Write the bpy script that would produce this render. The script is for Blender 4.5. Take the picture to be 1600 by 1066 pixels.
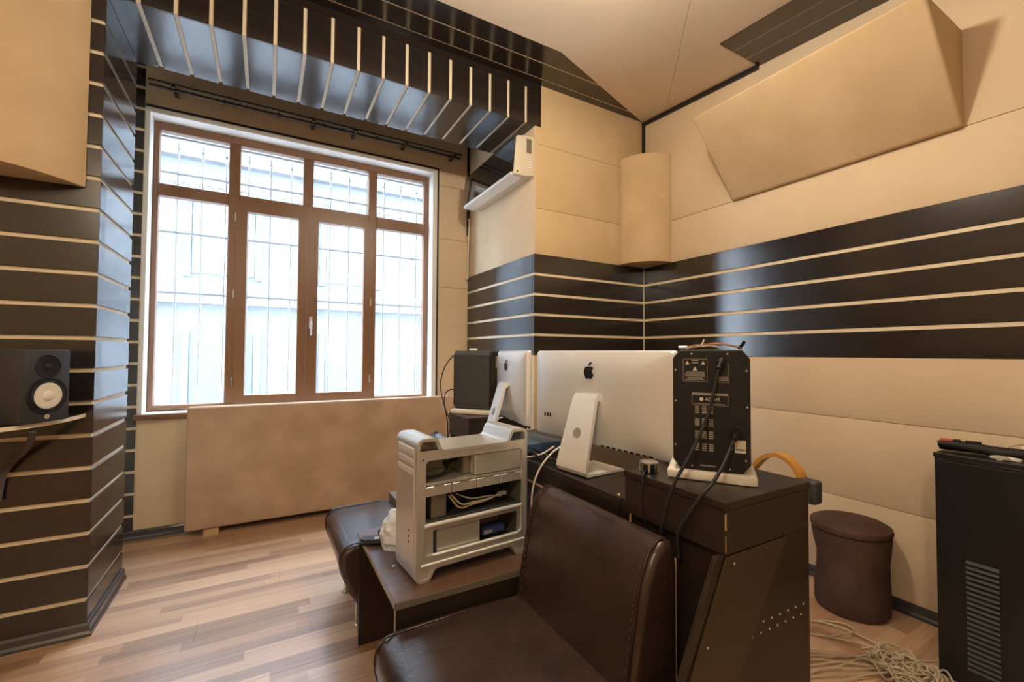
import bpy, bmesh, math, random
from mathutils import Vector, Matrix
random.seed(7)
for o in list(bpy.data.objects): bpy.data.objects.remove(o)
scene = bpy.context.scene
COL = scene.collection
R = math.radians

# ------------------------------------------------------------------ camera
yaw, pit, rol = R(29.352), R(1.5985), R(.325)
fw = Vector((math.sin(yaw)*math.cos(pit), math.cos(yaw)*math.cos(pit), math.sin(pit)))
rt = Vector((math.cos(yaw), -math.sin(yaw), 0)); up = rt.cross(fw)
rt, up = math.cos(rol)*rt + math.sin(rol)*up, -math.sin(rol)*rt + math.cos(rol)*up
cd = bpy.data.cameras.new('camera'); cam = bpy.data.objects.new('camera', cd); COL.objects.link(cam)
cd.sensor_width = 36; cd.lens = 36*683/1600; cd.clip_start = .02
m = Matrix((rt, up, -fw)).transposed().to_4x4(); m.translation = (0, 0, 1.3)
cam.matrix_world = m; scene.camera = cam

# ------------------------------------------------------------------ world, exposure
w = bpy.data.worlds.new('overcast_sky'); scene.world = w; w.use_nodes = True
bg = w.node_tree.nodes['Background']
bg.inputs[0].default_value = (.74, .87, 1.0, 1); bg.inputs[1].default_value = 21.0
vs = scene.view_settings
vs.view_transform = 'Standard'; vs.look = 'None'; vs.gamma = 1; vs.use_curve_mapping = False
vs.exposure = 0.38
LAMP = 270.0          # radiance of the lamp globes

# ------------------------------------------------------------------ materials
MATS = {}
def mat(name, col, rough=.5, metal=0, spec=.5, noise=None, bump=None, coat=0, emit=None, alpha=None, sheen=0, ior=1.5):
    """noise = (scale, second colour, (stretch)) ; bump = (scale, strength)"""
    if name in MATS: return MATS[name]
    mt = bpy.data.materials.new(name); mt.use_nodes = True; nt = mt.node_tree; b = nt.nodes['Principled BSDF']
    b.inputs['Base Color'].default_value = (*col, 1); b.inputs['Roughness'].default_value = rough
    b.inputs['Metallic'].default_value = metal; b.inputs['Specular IOR Level'].default_value = spec
    if coat: b.inputs['Coat Weight'].default_value = coat; b.inputs['Coat Roughness'].default_value = .1
    if sheen: b.inputs['Sheen Weight'].default_value = sheen; b.inputs['Sheen Roughness'].default_value = .6
    b.inputs['IOR'].default_value = ior
    def coords(st=(1, 1, 1)):
        tc = nt.nodes.new('ShaderNodeTexCoord'); mp = nt.nodes.new('ShaderNodeMapping')
        mp.inputs['Scale'].default_value = st; nt.links.new(tc.outputs['Object'], mp.inputs[0]); return mp.outputs[0]
    if noise:
        n = nt.nodes.new('ShaderNodeTexNoise'); n.inputs['Scale'].default_value = noise[0]; n.inputs['Detail'].default_value = 5
        nt.links.new(coords(noise[2] if len(noise) > 2 else (1, 1, 1)), n.inputs[0])
        r = nt.nodes.new('ShaderNodeValToRGB'); r.color_ramp.elements[0].position = .35; r.color_ramp.elements[1].position = .68
        r.color_ramp.elements[0].color = (*col, 1); r.color_ramp.elements[1].color = (*noise[1], 1)
        nt.links.new(n.outputs[0], r.inputs[0]); nt.links.new(r.outputs[0], b.inputs['Base Color'])
    if bump:
        n = nt.nodes.new('ShaderNodeTexNoise'); n.inputs['Scale'].default_value = bump[0]; n.inputs['Detail'].default_value = 3
        nt.links.new(coords(), n.inputs[0]); bp = nt.nodes.new('ShaderNodeBump'); bp.inputs['Strength'].default_value = bump[1]
        bp.inputs['Distance'].default_value = .004
        nt.links.new(n.outputs[0], bp.inputs['Height']); nt.links.new(bp.outputs[0], b.inputs['Normal'])
    if emit: b.inputs['Emission Color'].default_value = (*emit[0], 1); b.inputs['Emission Strength'].default_value = emit[1]
    if alpha is not None: b.inputs['Alpha'].default_value = alpha
    MATS[name] = mt; return mt

M_SLAT = mat('dark_laminate', (.019, .014, .012), .19, ior=1.75)
M_CREAM = mat('cream_groove', (.76, .65, .47), .6)
M_FAB = mat('beige_suede', (.66, .52, .35), .85, noise=(2.2, (.71, .57, .395)), bump=(160, .08), spec=.15)
M_FAB2 = mat('beige_suede_pad', (.55, .40, .235), .85, noise=(3.5, (.62, .46, .28)), bump=(160, .08), spec=.15)
M_FABP = mat('golden_suede', (.56, .41, .235), .85, noise=(2.6, (.63, .475, .285)), bump=(160, .08), spec=.15)
M_FAB3 = mat('tan_suede_panel', (.40, .275, .185), .85, noise=(3.0, (.53, .385, .275)), bump=(160, .08), spec=.15)
M_CEIL = mat('ceiling_suede', (.66, .55, .42), .9, noise=(1.6, (.72, .61, .475)), spec=.15)
M_BLK = mat('black_trim', (.012, .012, .013), .45)
M_BASE = mat('dark_baseboard', (.045, .043, .045), .24, ior=1.7)
M_WHITE = mat('white_paint', (.82, .82, .80), .5)
M_WFRAME = mat('brown_window_frame', (.20, .098, .048), .35, noise=(3, (.235, .12, .06), (1, 1, .2)))
M_STEEL = mat('steel', (.6, .6, .6), .3, metal=1)
M_CHROME = mat('chrome', (.75, .75, .75), .12, metal=1)
M_ALU = mat('silver_aluminium', (.74, .72, .67), .34, metal=.7)
M_ALU2 = mat('pale_aluminium', (.82, .82, .79), .38, metal=.35)
M_ALUD = mat('dark_aluminium', (.30, .27, .22), .45, metal=.7)
M_BP = mat('black_plastic', (.011, .011, .012), .45, spec=.3)
M_BP2 = mat('charcoal_vinyl', (.045, .045, .046), .55, bump=(220, .15))
M_RUB = mat('black_rubber', (.01, .01, .01), .6)
M_LEA = mat('brown_leather', (.034, .019, .015), .26, noise=(7, (.046, .027, .021)), bump=(140, .18))
M_DESK = mat('espresso_desk_laminate', (.020, .0135, .010), .36, noise=(3, (.028, .019, .014), (1, 6, 6)))
M_TABLE = mat('walnut_table_laminate', (.085, .046, .028), .3, noise=(4, (.12, .066, .04), (1.2, 9, 9)))
M_RAW = mat('raw_board_edge', (.50, .34, .17), .7)
M_STOOL = mat('brown_suede_stool', (.080, .047, .036), .85, noise=(6, (.115, .070, .055)), bump=(120, .12), spec=.1)
M_CAB = mat('black_cabinet_steel', (.012, .013, .013), .38)
M_CABL = mat('cabinet_louvre', (.007, .007, .007), .55)
M_IVORY = mat('ivory_plastic', (.66, .60, .47), .4)
M_WPL = mat('white_plastic', (.78, .77, .74), .35)
M_GLOSSB = mat('black_mirror_glass', (.01, .01, .012), .04, spec=.9, coat=1)
M_FOAM = mat('white_foam', (.78, .74, .66), .9, noise=(30, (.68, .63, .54)), bump=(90, .4))
M_CONE = mat('white_cone', (.75, .70, .60), .55)
M_HSB = mat('grey_black_baffle', (.030, .034, .038), .5)
M_LABEL = mat('grey_label_print', (.30, .28, .24), .6)
M_LABW = mat('white_label_print', (.62, .58, .48), .6)
M_BLUE = mat('blue_metal', (.05, .10, .19), .4)
M_WCAB = mat('white_cable', (.72, .69, .62), .5)
M_BCAB = mat('beige_cable', (.50, .42, .29), .55)
M_BROWN = mat('oiled_brown_rod', (.035, .024, .02), .4)
M_TANW = mat('bent_tan_wood', (.55, .27, .06), .4)
M_RED = mat('red_plastic', (.40, .05, .05), .45)
M_ORANGE = mat('orange_wire', (.45, .16, .06), .5)
M_YELW = mat('yellow_wire', (.55, .40, .16), .5)
M_PCB = mat('green_grey_board', (.032, .034, .026), .5)
M_CRUMB = mat('blue_card', (.03, .05, .16), .35)
M_GROUT = mat('pale_facade', (.046, .050, .053), .8, noise=(.6, (.058, .062, .065)))
M_FWIN = mat('facade_window', (.026, .031, .037), .5)
M_GRILLE = mat('pale_grille_paint', (.30, .31, .33), .5)
M_STREET = mat('pale_street', (.24, .24, .24), .8)
M_LAMPG = mat('lamp_globe', (1, .9, .75), .4, emit=((1.0, .87, .69), LAMP))

def glass_mat():
    mt = bpy.data.materials.new('hazy_window_glass'); mt.use_nodes = True; nt = mt.node_tree; nt.nodes.clear()
    o = nt.nodes.new('ShaderNodeOutputMaterial'); t = nt.nodes.new('ShaderNodeBsdfTransparent'); d = nt.nodes.new('ShaderNodeBsdfTranslucent')
    d.inputs[0].default_value = (.9, .95, 1, 1); t.inputs[0].default_value = (.95, .97, 1, 1)
    m1 = nt.nodes.new('ShaderNodeMixShader'); m1.inputs[0].default_value = .045
    nt.links.new(t.outputs[0], m1.inputs[1]); nt.links.new(d.outputs[0], m1.inputs[2])
    nt.links.new(m1.outputs[0], o.inputs[0]); return mt
M_GLASS = glass_mat()
def bag_mat():
    mt = bpy.data.materials.new('thin_clear_bag'); mt.use_nodes = True; nt = mt.node_tree; b = nt.nodes['Principled BSDF']
    b.inputs['Base Color'].default_value = (.82, .82, .80, 1); b.inputs['Roughness'].default_value = .22; b.inputs['Alpha'].default_value = .62
    return mt
M_BAG = bag_mat()
def floor_mat():
    """three-strip laminate print: strips .064 m wide with staggered blocks, plus grain"""
    mt = bpy.data.materials.new('laminate_floor'); mt.use_nodes = True; nt = mt.node_tree; b = nt.nodes['Principled BSDF']
    N, L = nt.nodes.new, nt.links.new
    def mth(op, a, c=None):
        n = N('ShaderNodeMath'); n.operation = op
        for i, v in enumerate((a, c)):
            if v is None: continue
            if isinstance(v, (int, float)): n.inputs[i].default_value = v
            else: L(v, n.inputs[i])
        return n.outputs[0]
    g = N('ShaderNodeNewGeometry'); s = N('ShaderNodeSeparateXYZ'); L(g.outputs['Position'], s.inputs[0])
    row = mth('FLOOR', mth('DIVIDE', s.outputs[1], .0643))
    wn = N('ShaderNodeTexWhiteNoise'); wn.noise_dimensions = '1D'; L(row, wn.inputs['W'])
    blk = mth('FLOOR', mth('ADD', mth('DIVIDE', s.outputs[0], .75), mth('MULTIPLY', wn.outputs['Value'], 7.3)))
    cv = N('ShaderNodeCombineXYZ'); L(blk, cv.inputs[0]); L(row, cv.inputs[1])
    w2 = N('ShaderNodeTexWhiteNoise'); w2.noise_dimensions = '2D'; L(cv.outputs[0], w2.inputs['Vector'])
    mp = N('ShaderNodeMapping'); mp.inputs['Scale'].default_value = (1.6, 38, 1); L(g.outputs['Position'], mp.inputs[0])
    n = N('ShaderNodeTexNoise'); n.inputs['Scale'].default_value = 1.4; n.inputs['Detail'].default_value = 4; L(mp.outputs[0], n.inputs[0])
    fac = mth('ADD', mth('MULTIPLY', w2.outputs['Value'], .58), mth('MULTIPLY', n.outputs[0], .45))
    r = N('ShaderNodeValToRGB'); cr = r.color_ramp
    cr.elements[0].position = .12; cr.elements[0].color = (.19, .105, .065, 1)
    cr.elements[1].position = .85; cr.elements[1].color = (.62, .41, .255, 1)
    e = cr.elements.new(.45); e.color = (.45, .275, .165, 1)
    L(fac, r.inputs[0]); L(r.outputs[0], b.inputs['Base Color'])
    b.inputs['Roughness'].default_value = .30; b.inputs['IOR'].default_value = 1.9
    bp = N('ShaderNodeBump'); bp.inputs['Strength'].default_value = .05; bp.inputs['Distance'].default_value = .002
    L(n.outputs[0], bp.inputs['Height']); L(bp.outputs[0], b.inputs['Normal'])
    return mt
M_FLOOR = floor_mat()

# ------------------------------------------------------------------ mesh helpers
def link(name, me, mt, parent=None, loc=(0, 0, 0), rz=0):
    o = bpy.data.objects.new(name, me); COL.objects.link(o)
    if mt and not me.materials: me.materials.append(mt)
    o.location = loc; o.rotation_euler = (0, 0, rz)
    if parent: o.parent = parent
    return o
def fin(bm, name, mt, parent=None, smooth=None, **k):
    bmesh.ops.recalc_face_normals(bm, faces=bm.faces)
    me = bpy.data.meshes.new(name); bm.to_mesh(me); bm.free()
    if smooth is not None:
        me.polygons.foreach_set('use_smooth', [True]*len(me.polygons)); me.set_sharp_from_angle(angle=R(smooth))
    return link(name, me, mt, parent, **k)
def bev(bm, b, seg=1):
    if b > 0: bmesh.ops.bevel(bm, geom=list(bm.edges), offset=b, segments=seg, affect='EDGES', profile=.5, clamp_overlap=True)
def box_bm(x0, x1, y0, y1, z0, z1, bm=None):
    bm = bm or bmesh.new()
    v = [bm.verts.new(p) for p in ((x0,y0,z0),(x1,y0,z0),(x1,y1,z0),(x0,y1,z0),(x0,y0,z1),(x1,y0,z1),(x1,y1,z1),(x0,y1,z1))]
    for f in ((0,3,2,1),(4,5,6,7),(0,1,5,4),(1,2,6,5),(2,3,7,6),(3,0,4,7)): bm.faces.new([v[i] for i in f])
    return bm
def box(name, x0, x1, y0, y1, z0, z1, mt, parent=None, b=0, seg=1, **k):
    bm = box_bm(x0, x1, y0, y1, z0, z1); bev(bm, b, seg)
    return fin(bm, name, mt, parent, smooth=40 if seg > 1 else None, **k)
def prism_bm(poly, axis, a, c, bm=None):
    """extrude 2-D polygon along axis: 'x' poly=(y,z), 'y' poly=(x,z), 'z' poly=(x,y)"""
    bm = bm or bmesh.new()
    f3 = {'x': lambda p, t: (t, p[0], p[1]), 'y': lambda p, t: (p[0], t, p[1]), 'z': lambda p, t: (p[0], p[1], t)}[axis]
    A = [bm.verts.new(f3(p, a)) for p in poly]; B = [bm.verts.new(f3(p, c)) for p in poly]; n = len(poly)
    bm.faces.new(A); bm.faces.new(B[::-1])
    for i in range(n): bm.faces.new((A[i], A[(i+1) % n], B[(i+1) % n], B[i]))
    return bm
def prism(name, poly, axis, a, c, mt, parent=None, b=0, seg=1, smooth=None, **k):
    bm = prism_bm(poly, axis, a, c)
    bmesh.ops.recalc_face_normals(bm, faces=bm.faces)
    if b > 0:
        es = [e for e in bm.edges if len(e.link_faces) == 2 and e.calc_face_angle(0) > R(35)]
        bmesh.ops.bevel(bm, geom=es, offset=b, segments=seg, affect='EDGES', profile=.5, clamp_overlap=True)
    return fin(bm, name, mt, parent, smooth=smooth, **k)
def lathe(name, prof, mt, parent=None, n=24, axis='z', smooth=40, **k):
    bm = bmesh.new(); rings = []
    for r, z in prof:
        ring = []
        for i in range(n):
            t = 2*math.pi*i/n; c, s = r*math.cos(t), r*math.sin(t)
            ring.append(bm.verts.new({'z': (c, s, z), 'y': (c, z, s), 'x': (z, c, s)}[axis]))
        rings.append(ring)
    for a, b in zip(rings, rings[1:]):
        for i in range(n): bm.faces.new((a[i], a[(i+1) % n], b[(i+1) % n], b[i]))
    bm.faces.new(rings[0][::-1]); bm.faces.new(rings[-1])
    return fin(bm, name, mt, parent, smooth=smooth, **k)
def crom(pts, per=8):
    P = [Vector(p) for p in pts]; P = [2*P[0]-P[1]] + P + [2*P[-1]-P[-2]]; out = []
    for i in range(1, len(P)-2):
        for j in range(per):
            t = j/per; a, b, c, d = P[i-1:i+3]
            out.append(.5*((2*b)+(c-a)*t+(2*a-5*b+4*c-d)*t*t+(3*b-a-3*c+d)*t**3))
    out.append(P[-2]); return out
def tube_bm(pts, r, n=6, bm=None, closed=False):
    bm = bm or bmesh.new(); pts = [Vector(p) for p in pts]; rings = []; N = None
    for i, p in enumerate(pts):
        a = pts[i-1] if i else (pts[-1] if closed else p); c = pts[(i+1) % len(pts)] if (i < len(pts)-1 or closed) else p
        t = (c-a).normalized()
        if N is None: N = t.orthogonal().normalized()
        N = (N - t*N.dot(t)); N = N.normalized() if N.length > 1e-6 else t.orthogonal().normalized()
        B = t.cross(N); rr = r[i] if isinstance(r, (list, tuple)) else r
        rings.append([bm.verts.new(p + rr*(math.cos(2*math.pi*k/n)*N + math.sin(2*math.pi*k/n)*B)) for k in range(n)])
    prs = list(zip(rings, rings[1:])) + ([(rings[-1], rings[0])] if closed else [])
    for a, b in prs:
        for k in range(n): bm.faces.new((a[k], a[(k+1) % n], b[(k+1) % n], b[k]))
    if not closed: bm.faces.new(rings[0][::-1]); bm.faces.new(rings[-1])
    return bm
def tube(name, pts, r, mt, parent=None, n=6, spline=True, per=8, closed=False, **k):
    return fin(tube_bm(crom(pts, per) if spline else pts, r, n, closed=closed), name, mt, parent, smooth=60, **k)
def rrect(x0, x1, z0, z1, r, n=5):
    out = []
    for cx, cz, a in ((x1-r, z1-r, 0), (x0+r, z1-r, 90), (x0+r, z0+r, 180), (x1-r, z0+r, 270)):
        for i in range(n+1):
            t = R(a+90*i/n); out.append((cx+r*math.cos(t), cz+r*math.sin(t)))
    return out
def ring_plate(name, outer, inner, axis, a, c, mt, parent=None, smooth=None, **k):
    """plate with one hole; outer and inner same vertex count"""
    bm = bmesh.new(); f3 = {'y': lambda p, t: (p[0], t, p[1]), 'x': lambda p, t: (t, p[0], p[1]), 'z': lambda p, t: (p[0], p[1], t)}[axis]
    V = [[bm.verts.new(f3(p, t)) for p in poly] for t in (a, c) for poly in (outer, inner)]
    n = len(outer); oa, ia, ob, ib = V
    for i in range(n):
        j = (i+1) % n
        bm.faces.new((oa[i], oa[j], ia[j], ia[i])); bm.faces.new((ob[i], ib[i], ib[j], ob[j]))
        bm.faces.new((oa[i], ob[i], ob[j], oa[j])); bm.faces.new((ia[i], ia[j], ib[j], ib[i]))
    return fin(bm, name, mt, parent, smooth=smooth, **k)
def sheet_bm(path, th, axis, a, c, closed=True):
    """thick sheet following a closed 2-D path"""
    n = len(path); P = [Vector(p) for p in path]; inn = []
    area = sum(P[i].x*P[(i+1) % n].y - P[(i+1) % n].x*P[i].y for i in range(n)); sg = 1 if area > 0 else -1
    for i in range(n):
        d1 = (P[i]-P[i-1]).normalized(); d2 = (P[(i+1) % n]-P[i]).normalized()
        n1 = Vector((-d1.y, d1.x))*sg; n2 = Vector((-d2.y, d2.x))*sg; nn = n1+n2
        nn = nn/max(.35, nn.length_squared/2) if nn.length > 1e-5 else n1
        inn.append(P[i]+nn*th)
    return [tuple(p) for p in P], [tuple(p) for p in inn]
def text(name, s, size, mt, parent, loc, rot, depth=.0006, align='CENTER'):
    cu = bpy.data.curves.new(name, 'FONT'); cu.body = s; cu.size = size; cu.extrude = depth; cu.align_x = align; cu.align_y = 'CENTER'
    to = bpy.data.objects.new(name+'_tmp', cu); COL.objects.link(to)
    bpy.context.view_layer.update()
    me = bpy.data.meshes.new_from_object(to.evaluated_get(bpy.context.evaluated_depsgraph_get()))
    bpy.data.objects.remove(to); bpy.data.curves.remove(cu); me.name = name; me.materials.clear()
    o = link(name, me, mt, parent, loc); o.rotation_euler = rot; return o
def tag(o, label, cat, group=None, kind=None):
    o['label'] = label; o['category'] = cat
    if group: o['group'] = group
    if kind: o['kind'] = kind
    return o
def thing(name, label, cat, loc=(0, 0, 0), rz=0, group=None):
    o = bpy.data.objects.new(name, None); COL.objects.link(o); o.location = loc; o.rotation_euler = (0, 0, rz)
    o.empty_display_size = .1
    return tag(o, label, cat, group)
def struct(o, label, cat): o['kind'] = 'structure'; o['label'] = label; o['category'] = cat; return o

# ------------------------------------------------------------------ room dimensions
XR, YP, XP, YW = 2.842, 2.728, 1.721, 3.948      # right wall, pillar front, pillar side, window wall
XC, YS, ZS = -.693, 3.295, 3.002                 # column side, soffit back, soffit underside
BT, PT, GAP = 2.039, .150, .021                  # slat band top, pitch, groove
XL, YB = -2.7, -2.4                              # walls outside the view
def zc(y): return 3.321 - .0749*(2.728-y)        # ceiling falls away from the window

# floor: base slab and laminate boards
fl = struct(box('floor', XL, XR, YB, YW+.02, -.06, -.009, M_BASE), 'striped brown laminate board floor', 'floor')
BW, BL = .0643*3, 1.29
rows = int((YW-YB)/BW)+1; fb = {}
for r in range(rows):
    y0 = YB + r*BW; y1 = min(y0+BW, YW+.02); off = (r*.47) % BL
    x = XL - off
    while x < XR:
        a, c = max(x, XL), min(x+BL, XR)
        if c-a > .02:
            box('floor_board', a+.0004, c-.0004, y0+.0004, y1-.0004, -.009, 0, M_FLOOR, fl)
        x += BL

# ceiling: backing slab + fabric panels + dark boards
def zpoly(name, poly, th, dz, mt, parent, b=0):
    bm = bmesh.new(); A = [bm.verts.new((x, y, zc(y)+dz)) for x, y in poly]; B = [bm.verts.new((x, y, zc(y)+dz+th)) for x, y in poly]; n = len(poly)
    bm.faces.new(A); bm.faces.new(B[::-1])
    for i in range(n): bm.faces.new((A[i], A[(i+1) % n], B[(i+1) % n], B[i]))
    bmesh.ops.recalc_face_normals(bm, faces=bm.faces)
    if b: bmesh.ops.bevel(bm, geom=list(bm.edges), offset=b, segments=1, affect='EDGES', clamp_overlap=True)
    return fin(bm, name, mt, parent)
bm = bmesh.new()
ce = zpoly('ceiling', [(XL, YB), (XR+.1, YB), (XR+.1, YW+.3), (XL, YW+.3)], .06, .02, M_BLK, None)
struct(ce, 'beige fabric ceiling with dark boards along two sides', 'ceiling')
def clip_diag(poly):      # keep what lies on the window side of the diagonal cut (1.66,2.313)-(XR,YP)
    a, c = Vector((1.66, 2.313)), Vector((XR, YP)); d = c-a
    side = lambda p: d.x*(p[1]-a.y) - d.y*(p[0]-a.x)
    out = []
    for i, p in enumerate(poly):
        q = poly[(i+1) % len(poly)]; s, t = side(p), side(q)
        if s >= 0: out.append(p)
        if s*t < 0:
            k = s/(s-t); out.append((p[0]+(q[0]-p[0])*k, p[1]+(q[1]-p[1])*k))
    return out
for y0, y1 in ((2.313, 2.479), (2.489, 2.647), (2.657, YP)):
    zpoly('ceiling_board', clip_diag([(XL, y0), (XR, y0), (XR, y1), (XL, y1)]), .02, 0, M_SLAT, ce)
for y in (2.484, 2.652):
    zpoly('groove_strip', clip_diag([(XL, y-.005), (XR, y-.005), (XR, y+.005), (XL, y+.005)]), .014, .0015, M_CREAM, ce)
SX = [2.43, 2.563, 2.703, 2.842]
for i in range(3):
    zpoly('ceiling_board', [(SX[i]+(.004 if i else 0), YB), (SX[i+1]-(.004 if i < 2 else 0), YB), (SX[i+1]-(.004 if i < 2 else 0), 1.70), (SX[i]+(.004 if i else 0), 1.70)], .02, -.012, M_SLAT, ce)
for x in SX[1:3]: zpoly('groove_strip', [(x-.004, YB), (x+.004, YB), (x+.004, 1.70), (x-.004, 1.70)], .014, -.0105, M_CREAM, ce)
# fabric panels: seams run diagonally from the cut edge
def seam_x(y, k): return (2.02 if k == 0 else 1.50) + (y-1.6)*.93
g = .0012
pa = [(seam_x(YB, 0)+g, YB), (XR, YB), (XR, YP), (1.66+(seam_x(2.45, 0)-1.66), 2.313+.354*(seam_x(2.45, 0)-1.66))]
def cut_y(x): return 2.313+(x-1.66)*(YP-2.313)/(XR-1.66)
def seam_hit(k):
    y = 2.3
    for _ in range(40): y = cut_y(seam_x(y, k))
    return (seam_x(y, k), y)
h0, h1 = seam_hit(0), seam_hit(1)
zpoly('ceiling_panel', [(seam_x(YB, 0)+g, YB), (XR, YB), (XR, YP), (h0[0]+g, h0[1])], .025, -.006, M_CEIL, ce, .003)
zpoly('ceiling_panel', [(XL, YB), (seam_x(YB, 0)-g, YB), (h0[0]-g, h0[1]), (1.66, 2.311), (XL, 2.311)], .025, -.006, M_CEIL, ce, .002)

# ---- right wall
wr = struct(box('wall_right', XR+.02, XR+.1, YB, YW+.2, 0, 3.5, M_CREAM), 'right wall in beige fabric panels with a dark slatted band', 'wall')
for z0, z1 in ((.0, .502), (.502, .948), (.948, BT-5*PT), (BT, 2.378), (2.378, 3.34)):
    box('fabric_panel', XR, XR+.03, YB, YP+.1, z0+.001, z1-.001, M_FAB, wr, .0035, 2)
for i in range(5):
    box('slat', XR-.006, XR+.02, YB, YP, BT-(i+1)*PT+(GAP/2 if i < 4 else 0), BT-i*PT-(GAP/2 if i else 0), M_SLAT, wr, .0015)
for i in range(1, 5):
    box('groove_strip', XR-.001, XR+.02, YB, YP, BT-i*PT-GAP/2, BT-i*PT+GAP/2, M_CREAM, wr)
box('corner_bead', XR-.014, XR-.005, YP-.009, YP, 1.26, 2.03, M_CREAM, wr)
box('corner_trim', XR-.02, XR, YP-.02, YP, 2.7, zc(YP)-.01, M_BLK, wr)
bm = bmesh.new()
for y in (1.70, YP):
    for dx in (-.022, 0):
        for dz in (-.036, -.006): bm.verts.new((XR+dx, y, zc(y)+dz))
bmesh.ops.convex_hull(bm, input=bm.verts); fin(bm, 'ceiling_trim', M_BLK, wr)

# ---- pillar beside the window (air conditioner hangs on its side)
wp = struct(box('wall_pillar', XP+.02, XR+.02, YP+.02, YW+.1, 0, 3.5, M_CREAM), 'beige and dark slatted pillar between window and right wall', 'wall')
for z0, z1 in ((.0, BT-5*PT), (BT, 2.385), (2.385, 2.869), (2.869, 3.33)):
    box('fabric_panel', XP+.004, XR, YP, YP+.03, z0+.001, z1-.001, M_FABP, wp, .002, 2)
for z0, z1 in ((.0, BT-5*PT), (BT, 3.33)):
    box('fabric_panel', XP, XP+.03, YP+.002, YW, z0+.001, z1-.001, M_FAB, wp, .004, 2)
for i in range(5):
    z0, z1 = BT-(i+1)*PT+(GAP/2 if i < 4 else 0), BT-i*PT-(GAP/2 if i else 0)
    box('slat', XP-.006, XR-.014, YP-.006, YP+.02, z0, z1, M_SLAT, wp, .0015)
    box('slat', XP-.006, XP+.02, YP+.021, YW, z0, z1, M_SLAT, wp, .0015)
for i in range(1, 5):
    z = BT-i*PT
    box('groove_strip', XP-.001, XR-.014, YP-.001, YP+.02, z-GAP/2, z+GAP/2, M_CREAM, wp)
    box('groove_strip', XP-.001, XP+.02, YP+.021, YW, z-GAP/2, z+GAP/2, M_CREAM, wp)

# ---- window wall
wb = struct(bpy.data.objects.new('wall_back', None), 'window wall with beige fabric panels', 'wall'); COL.objects.link(wb)
WX0, WX1, WZ0, WZ1 = -.777, 1.396, .858, 3.046
def rect_wall(x0, x1, z0, z1, nm='fabric_panel', mt=M_FAB):
    box(nm, x0+.001, x1-.001, YW, YW+.28, z0+.001, z1-.001, mt, wb, .003, 1)
for z0, z1 in ((0, WZ0),): rect_wall(WX0, XP, z0, z1)
for z0, z1 in ((WZ0, 1.924), (1.924, 2.393), (2.393, 2.903), (2.903, WZ1)): rect_wall(WX1, XP, z0, z1)
rect_wall(WX0-.09, XP, WZ1, 3.5)
box('wall_core', -2.0, WX0, YW+.004, YW+.28, 0, 3.5, M_CREAM, wb)
for i in range(23):
    z1 = 3.46 - i*.1505
    box('slat', -1.4, WX0-.004, YW-.004, YW+.005, max(z1-.1505+.02, .0), z1, M_SLAT, wb, .0012)
# reveal (white) and black edging
box('reveal_lining', WX0, WX0+.026, YW, YW+.16, WZ0, WZ1, M_WHITE, wb)
box('reveal_lining', WX1-.043, WX1, YW, YW+.16, WZ0, WZ1, M_WHITE, wb)
box('reveal_lining', WX0+.026, WX1-.043, YW, YW+.16, WZ1-.035, WZ1, M_WHITE, wb)
box('edge_trim', WX0, WX1+.014, YW-.008, YW+.004, WZ1, WZ1+.014, M_BLK, wb)
box('edge_trim', WX1, WX1+.014, YW-.008, YW+.004, WZ0, WZ1, M_BLK, wb)
box('corner_trim', XP-.022, XP, YW-.022, YW, 2.45, 3.4, M_BLK, wb)
# close the alcove behind the column
box('side_return', -2.0, -1.4, YS, YW+.02, 0, 3.5, M_CREAM, wb)

# ---- column of slats at the left and the wall it belongs to
wc = struct(box('wall_column', XL, XC-.009, YP+.009, YS-.004, 0, 3.5, M_CREAM), 'dark slatted column with cream grooves left of the window', 'wall')
CZ0 = 1.96
zs = [CZ0 + .15*k for k in range(-13, 10)]           # groove heights
edges = [0.0] + zs + [3.5]
for a, c in zip(edges, edges[1:]):
    z0 = a + (.010 if a > 0 else 0); z1 = c - .010
    if z1-z0 < .02: continue
    box('slat', XL, XC, YP, YP+.010, z0, z1, M_SLAT, wc, .0012)
    box('slat', XC-.010, XC, YP+.011, YS, z0, z1, M_SLAT, wc, .0012)

# ---- soffit between column and pillar
so = struct(box('trim_1', XC+.001, XP-.002, YP+.004, YS-.01, ZS+.008, 3.5, M_CREAM), 'dark slatted box soffit over the window', 'trim')
xs = [.014 + .1478*k for k in range(-5, 12)]
ed = [XC] + [x for x in xs if x > XC+.03] + [XP+.052]
for a, c in zip(ed, ed[1:]):
    x0 = a + (.010 if a > XC else 0); x1 = c - (.010 if c < XP else 0)
    box('slat', x0, x1, YP-.004, YP+.005, ZS, 3.275, M_SLAT, so, .0012)
    box('slat', x0, min(x1, XP), YP+.006, YS, ZS, ZS+.009, M_SLAT, so, .0012)
box('top_board', XC, XP+.052, YP-.004, YP+.016, 3.276, 3.34, M_SLAT, so)
box('back_board', XC, XP, YS-.01, YS-.001, ZS+.018, 3.5, M_BLK, so)

# ---- walls out of view, close the room
struct(box('wall_left', XL-.1, XL, YB, YP+.02, 0, 3.5, M_FAB), 'left side wall in beige fabric', 'wall')
struct(box('wall_front', XL, XR+.1, YB-.1, YB, 0, 3.5, M_FAB), 'rear wall of the room in beige fabric', 'wall')

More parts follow.
